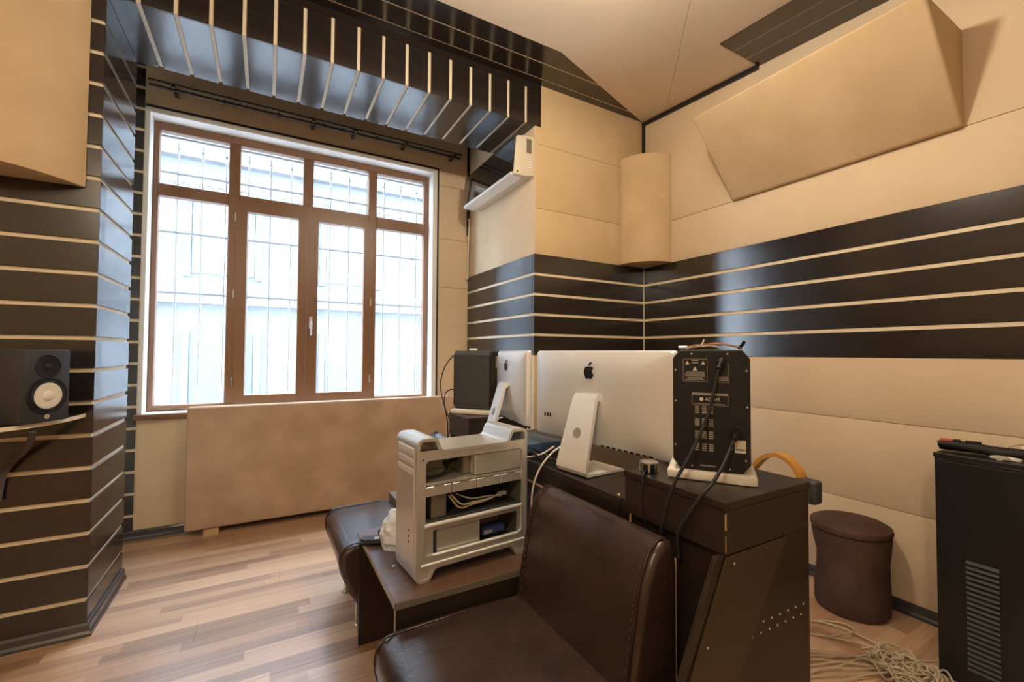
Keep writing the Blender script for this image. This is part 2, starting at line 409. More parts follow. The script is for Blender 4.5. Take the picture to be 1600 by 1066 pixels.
# ---- baseboards
def base(name, poly_path, lab):
    prof = [(0, 0), (.022, 0), (.020, .012), (.013, .022), (.013, .048), (.008, .058), (0, .060)]
    bm = bmesh.new(); P = [Vector(p) for p in poly_path]; rings = []
    for i, p in enumerate(P):
        d1 = (P[i]-P[i-1]).normalized() if i else None; d2 = (P[i+1]-P[i]).normalized() if i < len(P)-1 else None
        n1 = Vector((d1.y, -d1.x)) if d1 else None; n2 = Vector((d2.y, -d2.x)) if d2 else None
        nn = (n1+n2)/(1+n1.dot(n2)) if n1 and n2 else (n1 or n2)
        rings.append([bm.verts.new((p.x+nn.x*a, p.y+nn.y*a, z+.0005)) for a, z in prof])
    for a, c in zip(rings, rings[1:]):
        for i in range(len(prof)): j = (i+1) % len(prof); bm.faces.new((a[i], a[j], c[j], c[i]))
    bm.faces.new(rings[0]); bm.faces.new(rings[-1][::-1])
    return struct(fin(bm, name, M_BASE), lab, 'baseboard')
base('baseboard_right', [(XR, YP), (XR, YB)], 'dark baseboard along the right wall')
base('baseboard_column', [(XL, YP), (XC, YP), (XC, YS)], 'dark moulded baseboard around the slatted column')
base('baseboard_back', [(-1.39, YW-.004), (XP, YW-.004)], 'dark baseboard under the window')

# ------------------------------------------------------------------ window
wn = struct(bpy.data.objects.new('window_1', None), 'brown framed window of four bays with top lights', 'window'); COL.objects.link(wn)
FY = 4.078
FX0, FX1, FZ0, FZ1 = -.750, 1.352, .861, 3.010
def bar(nm, x0, x1, z0, z1, y0=FY, y1=FY+.07, mt=M_WFRAME, p=wn, b=.004): return box(nm, x0, x1, y0, y1, z0, z1, mt, p, b)
gl_top = [(-.717, -.281), (-.203, .251), (.331, .79), (.864, 1.31)]
# outer frame and mullions
bar('frame_stile', FX0, -.717, FZ0, FZ1); bar('frame_stile', 1.31, FX1, FZ0, FZ1)
bar('frame_rail', -.717, 1.31, 2.95, FZ1); bar('frame_rail', -.717, 1.31, FZ0, .900)
bar('mullion', -.281, -.203, .900, 2.95); bar('mullion', .79, .864, .900, 2.95); bar('mullion', .251, .331, 2.55, 2.95)
bar('transom', -.717, -.281, 2.46, 2.55); bar('transom', -.203, .79, 2.49, 2.55); bar('transom', .864, 1.31, 2.44, 2.545)
def sash(x0, x1, z0, z1, gx0, gx1, gz0, gz1):
    s = ring_plate('sash', rrect(x0, x1, z0, z1, .002, 1), rrect(gx0, gx1, gz0, gz1, .002, 1), 'y', FY-.016, FY+.05, M_WFRAME, wn)
    return s
s1 = sash(-.225, .289, .888, 2.496, -.149, .221, .953, 2.42); s2 = sash(.293, .808, .888, 2.496, .375, .753, .953, 2.42)
lever = [(.325, FY-.022, 1.55), (.325, FY-.05, 1.55), (.325, FY-.055, 1.53), (.325, FY-.055, 1.44)]
box('handle_plate', .312, .338, FY-.024, FY-.015, 1.50, 1.60, M_STEEL, s2, .003); tube('handle', lever, .008, M_STEEL, s2, 8)
for z in (2.33, 1.72, 1.03):
    for x, s in ((-.232, s1), (.815, s2)): lathe('hinge', [(.007, 0), (.007, .07)], M_STEEL, s, 8, loc=(x, FY-.012, z))
for i, (a, c) in enumerate(gl_top): bar('pane', a-.005, c+.005, 2.545, 2.955, FY+.028, FY+.034, M_GLASS, b=0)
bar('pane', -.72, -.275, .895, 2.465, FY+.028, FY+.034, M_GLASS, b=0); bar('pane', .86, 1.315, .895, 2.445, FY+.028, FY+.034, M_GLASS, b=0)
bar('pane', -.154, .226, .948, 2.425, FY+.018, FY+.024, M_GLASS, b=0); bar('pane', .37, .758, .948, 2.425, FY+.018, FY+.024, M_GLASS, b=0)
box('window_ledge', WX0, WX1, YW, FY, .840, .858, M_WHITE, wn)
box('window_sill', WX0-.012, WX1, YW-.045, YW, .820, .858, M_WFRAME, wn, .004)

# ------------------------------------------------------------------ outside: grille, street, building
gr = thing('window_grille', 'pale wrought metal security grille outside the window', 'grille', (0, 4.215, 0))
for k in range(15):
    x = -.78 + k*.158
    tube('grille_bar', [(x, 0, .80), (x, 0, 2.93)], .0065, M_GRILLE, gr, 6, spline=False)
    lathe('grille_knob', [(.004, 0), (.016, .018), (.004, .045)], M_GRILLE, gr, 8, loc=(x, 0, 2.86))
for z in (.86, 1.75, 2.22, 2.68, 2.96): box('grille_rail', -.86, 1.46, -.008, .008, z-.008, z+.008, M_GRILLE, gr)
for k in range(14):
    x = -.70 + k*.158
    for sgn in (-1, 1):
        pts = [(x+sgn*(.035+.028*math.cos(t)*(1-t/9)), 0, 2.60+.028*math.sin(t)*(1-t/9)) for t in [j*.55 for j in range(13)]]
        tube('grille_scroll', pts, .004, M_GRILLE, gr, 5, spline=False)
st = struct(box('ground_outside', -25, 25, 4.4, 30, -1.3, -1.2, M_STREET), 'pale street outside the window', 'street')
bd = thing('building', 'pale stone building with rows of windows seen through the glass', 'building', (2.0, 13.0, -1.2))
box('facade_wall', -14, 14, 0, 1.5, 0, 11, M_GROUT, bd)
for fz in (.9, 4.4, 7.9):
    box('ledge', -14, 14, -.25, 0, fz+2.75, fz+2.95, M_GROUT, bd)
    for k in range(9):
        x = -12.6 + k*3.0
        wi = box('facade_window', x, x+1.3, -.06, .02, fz, fz+2.0, M_FWIN, bd)
        box('window_surround', x-.16, x-.02, -.14, 0, fz-.1, fz+2.1, M_GROUT, wi); box('window_surround', x+1.32, x+1.46, -.14, 0, fz-.1, fz+2.1, M_GROUT, wi)
        box('window_mullion', x+.61, x+.69, -.09, -.06, fz, fz+2.0, M_WHITE, wi)

# ------------------------------------------------------------------ curtain rod
cr = thing('curtain_rod', 'dark double curtain rod above the window', 'curtain rod', (0, 0, 0))
for y, z, r in ((3.80, 3.170, .009), (3.835, 3.150, .011)): tube('rod', [(-.74, y, z), (1.58, y, z)], r, M_BROWN, cr, 8, spline=False)
for x in (-.60, .30, .62, 1.05, 1.52):
    box('rod_bracket', x-.012, x+.012, 3.79, YW, 3.150, 3.172, M_BROWN, cr, .002)
for x in (-.3, .05, .38, .8, 1.2, 1.48): lathe('rod_ring', [(.012, -.010), (.018, -.010), (.018, .010), (.012, .010)], M_BROWN, cr, 12, 'x', loc=(x, 3.835, 3.150))

# ------------------------------------------------------------------ air conditioner
ac = thing('air_conditioner', 'white wall air conditioner with glossy black front on pillar side', 'air conditioner', (XP, 2.745, 2.62))
AL = .935
pr_ = [(0, .004), (0, .300), (-.05, .303), (-.135, .285), (-.150, .272), (-.170, .012), (-.165, -.006), (-.08, -.006)]
prism('body', pr_, 'y', 0, AL, M_IVORY, ac, .004, 2, 40)
prism('front_panel', [(-.150, .275), (-.156, .279), (-.178, .016), (-.171, .012)], 'y', .006, AL-.006, M_GLOSSB, ac, .001)
prism('louvre', [(-.170, .014), (-.180, .014), (-.178, -.006), (-.085, -.014), (-.082, -.005), (-.164, -.004)], 'y', .03, AL-.03, M_WPL, ac, .001)
box('side_grille', -.062, -.020, -.004, .002, .17, .275, M_ALUD, ac, .001)
for k in range(5): box('side_clip', -.045, -.030, -.006, .001, .055+k*.02, .067+k*.02, M_WPL, ac)
lathe('bolt', [(.006, -.003), (.006, .002)], M_BP, ac, 10, 'y', loc=(-.140, 0, .016))
tag(tube('drain_hose', [(XP-.03, YW-.08, 2.60), (XP-.018, YW-.06, 2.55), (XP-.012, YW-.03, 2.45), (XP-.012, YW-.02, 2.2), (XP-.012, YW-.02, 2.04), (XP-.03, YW-.035, 2.02), (XP-.02, YW-.02, 2.06)], .008, M_WCAB), 'thin white hose running down the corner below the air conditioner', 'hose')

# ------------------------------------------------------------------ acoustic absorbers
def arc_pts(x0, y0, x1, y1, bulge, n=14, pw=2):
    a, c = Vector((x0, y0)), Vector((x1, y1)); d = c-a; nn = Vector((d.y, -d.x)).normalized(); out = []
    for i in range(n+1):
        t = i/n; out.append(tuple(a + d*t + nn*bulge*(1-abs(2*t-1)**pw)))
    return out
ab = arc_pts(2.562, YP-.004, XR-.004, 2.43, .075)
tag(prism('corner_absorber', ab + [(XR-.008, YP-.022)], 'z', 2.045, 2.93, M_FAB2, None, .006, 2, 40), 'rounded beige fabric bass trap filling the wall corner', 'acoustic panel')
ab = arc_pts(-1.70, YP-.004, -.742, YP-.004, .27, 24, 3)
tag(prism('column_absorber', ab, 'z', 2.057, 3.16, M_FAB2, None, .006, 2, 40), 'convex beige fabric diffuser mounted on the slatted column', 'acoustic panel')
wd = prism_bm([(XR-.001, 2.372), (XR-.001, 2.845), (XR-.442, 2.845), (XR-.03, 2.372)], 'y', .724, 1.887)
bmesh.ops.recalc_face_normals(wd, faces=wd.faces); bev(wd, .026, 4)
tag(fin(wd, 'wedge_absorber', M_FAB2, None, smooth=35), 'large beige wedge absorber tilting out from the right wall', 'acoustic panel')

# leaning panel under the window
lp = bmesh.new(); prism_bm([(3.765, .045), (3.845, .045), (3.875, .905), (3.795, .905)], 'x', -.475, 1.52, lp)
bmesh.ops.recalc_face_normals(lp, faces=lp.faces); bev(lp, .018, 3)
tag(fin(lp, 'leaning_panel', M_FAB3, None, smooth=40), 'long padded tan suede panel leaning below the window', 'acoustic panel')
tag(box('wood_block', -.36, -.27, 3.755, 3.85, .0005, .0445, M_RAW, None, .002), 'small wood block under the left end of the tan panel', 'wood block')

# ------------------------------------------------------------------ shelf speaker at the left
sh = thing('wall_shelf', 'dark rounded wall shelf with curved bracket on slatted column', 'shelf', (-.93, YP, .995))
def shelf_arc(rx, ry, n=24): return [(-.075+rx*math.cos(math.pi*i/n), -.003-ry*math.sin(math.pi*i/n)) for i in range(n+1)]
prism('shelf_board', shelf_arc(.285, .44), 'z', 0, .018, M_BP, sh, .002)
prism('shelf_edge', shelf_arc(.287, .443) + shelf_arc(.284, .438)[::-1], 'z', .001, .017, M_CREAM, sh)
bmk = bmesh.new()
cpts = crom([(.13, -.285, -.012), (.115, -.24, -.045), (.06, -.13, -.11), (-.01, -.05, -.18), (-.045, -.016, -.25), (-.055, -.014, -.34)], 6)
tube('bracket', cpts, .013, mat('grey_bracket', (.09, .085, .08), .4), sh, 4, spline=False)
hs = thing('studio_monitor', 'small black studio monitor with white woofer cone on wall shelf', 'speaker', (-.765, 2.445, 1.0145), R(58))
HW, HH, HD = .172, .290, .215        # local: front at y=0 facing -y
box('cabinet', -HW/2, HW/2, .0, HD, 0, HH, M_BP2, hs, .004, 2)
box('baffle', -HW/2+.002, HW/2-.002, -.006, .004, .002, HH-.002, M_HSB, hs, .005, 2)
lathe('tweeter_waveguide', [(.048, -.0065), (.046, -.009), (.038, -.0072), (.014, -.0068)], M_BP, hs, 28, 'y', loc=(0, 0, .222))
lathe('tweeter_dome', [(.014, -.0066), (.012, -.011), (.006, -.0145), (.001, -.015)], M_RUB, hs, 16, 'y', loc=(0, 0, .222))
wf = lathe('woofer_ring', [(.074, -.006), (.072, -.011), (.066, -.012), (.060, -.0085), (.001, -.0075)], M_BP, hs, 36, 'y', loc=(0, 0, .105))
lathe('surround', [(.062, -.008), (.059, -.014), (.054, -.014), (.051, -.008), (.001, -.0078)], M_RUB, wf, 36, 'y')
lathe('woofer_cone', [(.052, -.0105), (.049, -.012), (.024, -.0085), (.001, -.0083)], M_CONE, wf, 36, 'y')
lathe('dust_cap', [(.023, -.0086), (.020, -.014), (.011, -.0175), (.001, -.018)], M_CONE, wf, 20, 'y')
em = lathe('emblem', [(.009, -.0065), (.009, -.0085), (.001, -.0085)], M_LABW, hs, 18, 'y', loc=(0, 0, .022))
for t in (90, 210, 330): tube('emblem_fork', [(0, -.0087, 0), (.007*math.cos(R(t)), -.0087, .007*math.sin(R(t)))], .0008, M_BP, em, 4, spline=False)

# ------------------------------------------------------------------ armchairs (face the left)
def armchair(y0, y1, label, legs=True):
    """modular lounge seat: open profile in x-z extruded along y"""
    t = thing('lounge_chair', label, 'armchair', (.30, y0, 0), 0, 'brown leather lounge seats')
    W = y1-y0
    seat = [(.105, .115), (.055, .20), (.015, .30), (.005, .345), (.008, .385), (.030, .412), (.065, .424), (.30, .428), (.545, .420), (.56, .40), (.56, .115)]
    bm = prism_bm(seat, 'y', 0, W); bmesh.ops.recalc_face_normals(bm, faces=bm.faces)
    es = [e for e in bm.edges if abs(e.verts[0].co.y-e.verts[1].co.y) < 1e-6]
    bmesh.ops.bevel(bm, geom=es, offset=.022, segments=3, affect='EDGES', profile=.6, clamp_overlap=True)
    fin(bm, 'seat', M_LEA, t, smooth=50)
    back = [(.49, .30), (.515, .42), (.545, .60), (.565, .70), (.595, .765), (.630, .795), (.660, .797), (.680, .775), (.686, .72), (.686, .12), (.56, .12)]
    bm = prism_bm(back, 'y', 0, W); bmesh.ops.recalc_face_normals(bm, faces=bm.faces)
    es = [e for e in bm.edges if abs(e.verts[0].co.y-e.verts[1].co.y) < 1e-6]
    bmesh.ops.bevel(bm, geom=es, offset=.024, segments=3, affect='EDGES', profile=.6, clamp_overlap=True)
    bk = fin(bm, 'backrest', M_LEA, t, smooth=50)
    for yy in (.020, W-.020):
        st = [(.470, yy, .40)] if 0 else []
        pts = [(p[0]-.004, yy, p[1]+.002) for p in back[1:7]]
        # raised stitched welt along the backrest edge
        tube('welt', pts, .0035, M_LEA, bk, 6, per=5)
        path = crom([(p[0]-.003, yy+(.010 if yy < W/2 else -.010), p[1]+.002) for p in back[1:7]], 14)
        bs = bmesh.new()
        for a, c in zip(path[::2], path[1::2]):
            tube_bm([a, c], .0013, 4, bs)
        fin(bs, 'stitching', mat('tan_thread', (.10, .06, .04), .7), bk)
        pts = [(p[0]+.0, yy+(.008 if yy < W/2 else -.008), p[1]+.001) for p in seat[1:8]]
        tube('seat_welt', pts, .0035, M_LEA, t, 6, per=5)
    box('back_board', .6865, .690, .01, W-.01, .10, .74, M_RAW, t)
    for x, y in ((.10, .125), (.10, W-.125), (.62, .06), (.62, W-.06)):
        lg = lathe('leg', [(.013, .010), (.009, .02), (.008, .10), (.016, .118)], M_CHROME, t, 14, loc=(x, y, 0))
        lathe('foot', [(.016, .0005), (.017, .006), (.012, .012)], M_STEEL, lg, 14)
    return t
armchair(.825, 1.410, 'brown leather lounge seat in the foreground with tall backrest')
armchair(2.085, 2.665, 'brown leather lounge seat behind the small table near window')

# side table between the two seats
tb = thing('side_table', 'dark walnut side table between the two leather seats', 'table', (.375, 1.420, 0))
TW, TD = .60, .648
box('table_top', 0, TW, 0, TD, .472, .497, M_TABLE, tb, .0015)
box('side_panel', .004, TW-.02, .004, .022, .0005, .471, M_DESK, tb)
box('side_panel', .004, TW-.02, TD-.022, TD-.004, .0005, .471, M_DESK, tb)
box('back_panel', TW-.019, TW-.003, .004, TD-.004, .0005, .471, M_DESK, tb)
box('edge_band', -.0015, 0, .001, TD-.001, .474, .495, M_ALUD, tb); box('edge_band', .001, TW-.001, -.0015, 0, .474, .495, M_ALUD, tb)
box('edge_band', .0028, .004, .004, .022, .0005, .471, M_ALUD, tb)
tag(box('wooden_board', .655, .785, 2.36, 2.655, .4305, .468, M_TABLE, None, .002), 'flat dark board lying on the far leather seat', 'board')

# ------------------------------------------------------------------ desk
DX, DT, BXT = .998, .840, .933
dk = thing('studio_desk', 'long dark studio desk with raised speaker boxes at both ends', 'desk', (0, 0, 0))
box('desktop', DX, 1.62, 1.042, 2.262, DT-.03, DT, M_DESK, dk, .002)
box('apron', DX+.004, DX+.022, 1.042, 2.262, DT-.085, DT-.031, M_DESK, dk, .001)
box('raw_edge', DX+.002, DX+.024, 1.045, 2.262, DT-.094, DT-.086, M_RAW, dk)
box('back_panel', DX+.03, DX+.046, .722, 1.044, .0005, .801, M_DESK, dk)
box('back_panel', DX+.05, DX+.066, .72, 2.56, .05, DT-.10, M_DESK, dk)
for y0, y1, x1 in ((.692, 1.040, 1.378), (2.264, 2.560, 1.378)):
    rb = box('riser_box', DX, x1, y0, y1, .802, BXT-.021, M_DESK, dk, .0015)
    box('riser_top', DX-.003, x1+.003, y0-.003, y1+.003, BXT-.0205, BXT, M_DESK, rb, .0015)
prism('side_panel', [(.972, .801), (1.392, .801), (1.392, .0005), (.56, .0005)], 'y', .700, .712, M_DESK, dk, .001)
sp = prism('sheen_patch', [(1.006, .797), (1.272, .797), (1.128, .597), (.95, .35), (.765, .35)], 'y', .695, .6995, mat('painted_sheen_brown', (.045, .031, .019), .34), dk, .001)  # light reflected on the desk side, painted as a thin lighter plate
prism('side_panel', [(1.0, .801), (1.392, .801), (1.392, .0005), (1.0, .0005)], 'y', 2.530, 2.55, M_DESK, dk, .001)
for r in range(2):
    for k in range(8):
        t = k/7; x = 1.075+.27*t + (.012 if r else 0); z = .568-.012*t + r*.026 + t*.004
        lathe('screw_hole', [(.0032, -.0006), (.0032, .0005)], M_LABW, dk, 8, 'y', loc=(x, .6995, z))
for x, z in ((1.035, .775), (.93, .60)): lathe('screw', [(.003, -.001), (.003, .0005)], M_LABW, dk, 8, 'y', loc=(x, .6945, z))
tube('worn_edge', [(DX-.0005, .6915, .865), (DX-.0005, .6915, .905)], .0022, M_RAW, dk, 5, spline=False)
tube('worn_edge', [(DX-.0005, .6915, .81), (DX-.0005, .6915, .85)], .0012, M_RAW, dk, 5, spline=False)

# ------------------------------------------------------------------ all-in-one computers
APPLE = [(0, .30), (.10, .35), (.23, .36), (.36, .30), (.43, .21), (.32, .12), (.28, -.02), (.33, -.17), (.47, -.26), (.42, -.38), (.30, -.56), (.20, -.61), (.08, -.56), (0, -.54),
         (-.09, -.56), (-.20, -.61), (-.31, -.55), (-.43, -.36), (-.50, -.10), (-.46, .13), (-.37, .29), (-.24, .36), (-.11, .35)]
LEAF = [(-.02, .42), (.02, .56), (.12, .68), (.24, .73), (.23, .60), (.14, .47), (.04, .41)]
def imac(label, loc, rz, W, z0, z1, desk, logo, foot_w, foot_d):
    """local: back of the display faces -y, screen +y; x along the width"""
    t = thing('desktop_computer', label, 'computer', loc, rz, 'silver all-in-one computers on the desk')
    # display shell: rounded-rectangle rim that bulges towards the back
    bm = bmesh.new(); rings = []
    n = 6; H = z1-z0
    for ins, y, rr in ((.0, .052, .014), (.0, .040, .014), (.006, .030, .016), (.03, .018, .03), (.09, .006, .05), (.17, .0, .06)):
        f = ins if ins < .1 else ins
        rings.append([bm.verts.new((p[0], y, p[1])) for p in rrect(-W/2+ins, W/2-ins, z0+ins*.75, z1-ins*.75, rr, n)])
    for a, c in zip(rings, rings[1:]):
        for i in range(len(a)): j = (i+1) % len(a); bm.faces.new((a[i], a[j], c[j], c[i]))
    bm.faces.new(rings[-1]); bm.faces.new(rings[0][::-1])
    ds = fin(bm, 'display_shell', M_ALU2, t, smooth=30)
    box('screen_glass', -W/2+.004, W/2-.004, .052, .055, z0+.07, z1-.004, M_GLOSSB, ds)
    zl = z1 - H*.215; s = logo
    lg = prism('apple_logo', [(x*s, zl+y*s) for x, y in APPLE], 'y', -.0012, .004, M_BP, ds)
    prism('logo_leaf', [(x*s, zl+y*s) for x, y in LEAF], 'y', -.0012, .004, M_BP, lg)
    for k in range(9): box('port', .04+k*.028, .056+k*.028, .026, .04, z0+.004, z0+.010, M_BP, ds)
    for k in range(3): box('slot', -W*.37+k*.018, -W*.37+.004+k*.018, .000, .012, z0+H*.235, z0+H*.235+.016, M_BP, ds)
    # stand: bent sheet - hinge arm, sloping back, flat foot
    zt = z0 + H*.52; th = .010; yb = -.075; fz = desk-t.location.z + .001
    path = [(.012, zt), (-.012, zt+.010), (-.026, zt-.004), (yb-.02, fz+.040), (yb-.022, fz+.020), (yb-.012, fz+.004), (yb+foot_d, fz), (yb+foot_d, fz+.007), (yb-.004, fz+.014), (yb-.010, fz+.026), (yb-.006, fz+.045), (-.012, zt-.014), (.012, zt-.012)]
    bm = bmesh.new(); fl = foot_w/2; A = []
    def wid(z): k = min(1, max(0, (z-fz)/(zt-fz))); return fl*(1-.27*k)
    A = [bm.verts.new((-wid(z), y, z)) for y, z in path]; B = [bm.verts.new((wid(z), y, z)) for y, z in path]
    k = len(path)
    for i in range(k): j = (i+1) % k; bm.faces.new((A[i], A[j], B[j], B[i]))
    bm.faces.new(A[::-1]); bm.faces.new(B)
    so_ = fin(bm, 'stand', M_ALU2, t, smooth=35)
    zc_ = fz + (zt-fz)*.53; kk = (zt-.004-zc_)/(zt-.004-fz-.040); yy = -.026 + (yb-.02+.026)*kk
    th_ = math.atan2(yb-.02+.026, (zt-fz-.044))
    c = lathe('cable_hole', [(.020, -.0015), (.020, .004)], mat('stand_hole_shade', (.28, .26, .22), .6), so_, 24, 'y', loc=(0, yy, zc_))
    c.rotation_euler = (th_, 0, 0)
    return t
W1 = .73; TH1 = 96.5
# width direction (right to left seen from behind) points at angle TH1; local +x = to the right seen from behind
imac('large silver desktop computer seen from behind, beside the black speaker', (1.113, 1.360, DT), R(TH1-180), W1, .095, .472, DT, .050, .165, .19)
imac('smaller silver desktop computer seen nearly edge-on beside the far speaker', (1.100, 2.025, DT), R(78.5-180), .50, .105, .474, DT, .042, .15, .17)

# ------------------------------------------------------------------ black monitor speakers on the risers
def monitor(label, loc, rz, detail=True):
    t = thing('monitor_speaker', label, 'speaker', loc, rz, 'black monitor speakers on foam pads')
    W, H, D, c = .206, .352, .235, .02
    octo = [(-W/2+c, 0), (W/2-c, 0), (W/2, c*1.3), (W/2, H-c*1.3), (W/2-c, H), (-W/2+c, H), (-W/2, H-c*1.3), (-W/2, c*1.3)]
    prism('cabinet', octo, 'y', .006, D, M_BP2, t, .003, 2)
    rp = prism('rear_panel', [(x*.985, .003+z*.985) for x, z in octo], 'y', 0, .0065, M_BP, t, .001)
    bf = prism('front_baffle', [(x*.97, .005+z*.97) for x, z in octo], 'y', D, D+.012, M_BP, t, .004, 2)
    lathe('woofer', [(.078, D+.012), (.074, D+.017), (.064, D+.013), (.02, D+.006), (.001, D+.007)], M_RUB, bf, 28, 'y', loc=(0, 0, .115))
    box('ribbon_tweeter', -.035, .035, D+.011, D+.016, .25, .32, M_STEEL, bf, .003)
    for x, z in ((-.05, H-.012), (.045, H-.012), (-.095, H-.06), (.093, H-.06), (-.095, .20), (.094, .19), (-.096, .07), (.05, .012), (-.05, .012), (.09, .04)):
        lathe('screw', [(.0028, -.0012), (.0028, .001)], M_STEEL, rp, 8, 'y', loc=(x, 0, z))
    # caution plate
    def frame_line(nm, x0, x1, z0, z1, mt=M_LABEL, th=.0011):
        return ring_plate(nm, [(x0, z0), (x1, z0), (x1, z1), (x0, z1)], [(x0+th, z0+th), (x1-th, z0+th), (x1-th, z1-th), (x0+th, z1-th)], 'y', -.0007, .0005, mt, rp)
    frame_line('caution_frame', -.074, -.008, .258, .325)
    for x, z, s in ((-.062, .3135, .006), (-.019, .3135, .006), (-.041, .296, .0065)):
        prism('warning_triangle', [(x-s, z-s*.9), (x+s, z-s*.9), (x, z+s)], 'y', -.0007, .0005, M_LABW, rp)
    for k, (x0, x1) in enumerate(((-.05, -.032), (-.05, -.032), (-.066, -.016), (-.068, -.014), (-.068, -.014), (-.062, -.020), (-.068, -.014))):
        z = (.319, .312, .284, .279, .274, .268, .263)[k]
        box('caution_print', x0, x1, -.0006, .0005, z, z+.0028, M_LABEL, rp)
    frame_line('power_frame', .016, .049, .257, .312)
    for k in range(3): box('power_print', .019, .046, -.0006, .0005, .262+k*.005, .265+k*.005, M_LABEL, rp)
    # name plate
    frame_line('name_plate_frame', -.050, .046, .190, .226)
    box('name_plate_band', -.049, .045, -.0006, .0005, .219, .226, M_LABEL, rp)
    text('name_plate_text', 'ADAM', .014, M_LABW, rp, (.005, -.0004, .2075), (R(90), 0, 0))
    lathe('name_plate_logo', [(.0055, -.0009), (.0055, .0004)], M_LABW, rp, 14, 'y', loc=(-.024, 0, .2075))
    box('name_plate_print', -.042, .040, -.0006, .0005, .1935, .1955, M_LABEL, rp)
    # vents
    for cx in (-.036, -.017, .001):
        for g_ in range(4):
            for k in range(4): box('vent_slot', cx-.0062, cx+.0062, -.0008, .0005, .166-g_*.036+k*.0058, .1695-g_*.036+k*.0058, M_LABEL, rp)
    for cx in (.062, .080):
        for k in range(4): box('vent_slot', cx-.007, cx+.007, -.0008, .0005, .163+k*.006, .1665+k*.006, M_RUB, rp)
    # sockets
    so1 = lathe('power_socket', [(.013, -.004), (.013, .001)], M_RUB, rp, 18, 'y', loc=(.030, 0, .318))
    so2 = lathe('signal_socket', [(.019, -.005), (.019, .001)], M_RUB, rp, 20, 'y', loc=(.070, 0, .118))
    frame_line('signal_plate', .062, .090, .060, .096, M_LABW, .014)
    box('signal_print', .064, .088, -.0007, .0005, .066, .072, M_LABEL, rp)
    for k in range(3): box('signal_print', .049, .058, -.0007, .0005, .068+k*.006, .0715+k*.006, M_LABEL, rp)
    box('serial_print', -.03, .012, -.0007, .0005, .014, .017, M_LABEL, rp)
    return t
SZ = BXT + .0285
RZ1 = R(-54)
s1_ = monitor('black studio monitor seen from the rear on the near desk riser', (1.126, .826, SZ), RZ1)
RZ2 = R(220.5)
s2_ = monitor('black studio monitor seen from the side on the far desk riser', (1.075, 2.562, SZ), RZ2)
def foam(label, loc, rz):
    bm = box_bm(-.118, .118, -.012, .27, .0005, .028); bev(bm, .006, 2)
    bmesh.ops.subdivide_edges(bm, edges=[e for e in bm.edges if e.calc_length() > .1], cuts=10)
    rnd = random.Random(3)
    for v in bm.verts:
        if abs(v.co.x) < .117: v.co.y += rnd.uniform(-.002, .002)
        if v.co.z < .027: v.co.x += rnd.uniform(-.0015, .0015)
    o = fin(bm, 'foam_pad', M_FOAM, None, smooth=50, loc=loc, rz=rz); return tag(o, label, 'foam pad', 'foam pads under the monitor speakers')
foam('white foam pad under the near black speaker', (1.126, .826, BXT), RZ1)
foam('white foam pad under the far black speaker', (1.075, 2.562, BXT), RZ2)
def on_rear(x, y, z, s=(1.126, .826, SZ), rz=RZ1):
    return (s[0]+x*math.cos(rz)-y*math.sin(rz), s[1]+x*math.sin(rz)+y*math.cos(rz), s[2]+z)
# cables plugged into the near speaker
def cable(name, pts, r, mt, label, plug=None, per=10):
    t = thing(name, label, 'cable', pts[0])
    o = Vector(pts[0]); P = [tuple(Vector(p)-o) for p in pts]
    tube('cord', P, r, mt, t, 8, per=per)
    if plug:
        d = (Vector(P[1])-Vector(P[0])).normalized()
        tube('plug', [tuple(d*-.002), tuple(d*.016), tuple(d*.017), tuple(d*.040)], [plug, plug, plug*.7, plug*.55], M_BP if mt != M_WCAB else M_WPL, t, 12, spline=False)
    return t
cable('power_cable', [on_rear(.030, -.006, .318), on_rear(.022, -.034, .300), (1.075, .798, 1.13), (1.025, .818, 1.02), (.986, .838, .943), (.974, .862, .85), (.976, .876, .80), (.992, .885, .75)], .0048, M_RUB, 'black cable from the upper socket of the near speaker', .012)
cable('signal_cable', [on_rear(.070, -.007, .118), on_rear(.060, -.034, .106), (1.07, .745, 1.01), (1.02, .745, .963), (.986, .750, .937), (.970, .785, .87), (.972, .815, .815), (.985, .822, .75)], .005, M_RUB, 'black cable from the lower socket of the near speaker', .014)
# loose wires on top of the near speaker
tw = thing('wire_bundle', 'tangle of yellow and orange wires on top of the near speaker', 'wires', on_rear(0, 0, .3525))
def loc_sp(x, y, z): p = Vector(on_rear(x, y, .3525+z)) - Vector(on_rear(0, 0, .3525)); return tuple(p)
tube('wire', [loc_sp(-.075, .03, .004), loc_sp(-.05, .02, .012), loc_sp(-.01, .03, .016), loc_sp(.04, .02, .016), loc_sp(.08, .03, .006)], .0018, M_ORANGE, tw, 5)
tube('wire', [loc_sp(-.07, .04, .003), loc_sp(-.03, .03, .009), loc_sp(.01, .035, .019), loc_sp(.05, .03, .012), loc_sp(.085, .045, .003)], .0018, M_YELW, tw, 5)
tube('wire', [loc_sp(-.065, .02, .003), loc_sp(-.045, .025, .011), loc_sp(-.02, .02, .010), loc_sp(.0, .03, .012), loc_sp(.03, .03, .006)], .0018, M_WCAB, tw, 5)
tube('wire_end', [loc_sp(-.024, .02, .008), loc_sp(-.016, .022, .030)], .003, M_LABW, tw, 6, spline=False)
tube('connector', [loc_sp(-.088, .03, .006), loc_sp(-.064, .03, .006)], .0055, M_STEEL, tw, 8, spline=False)
tube('connector', [loc_sp(.075, .04, .004), loc_sp(.085, .035, .014), loc_sp(.09, .03, .024)], .005, M_BP, tw, 8)
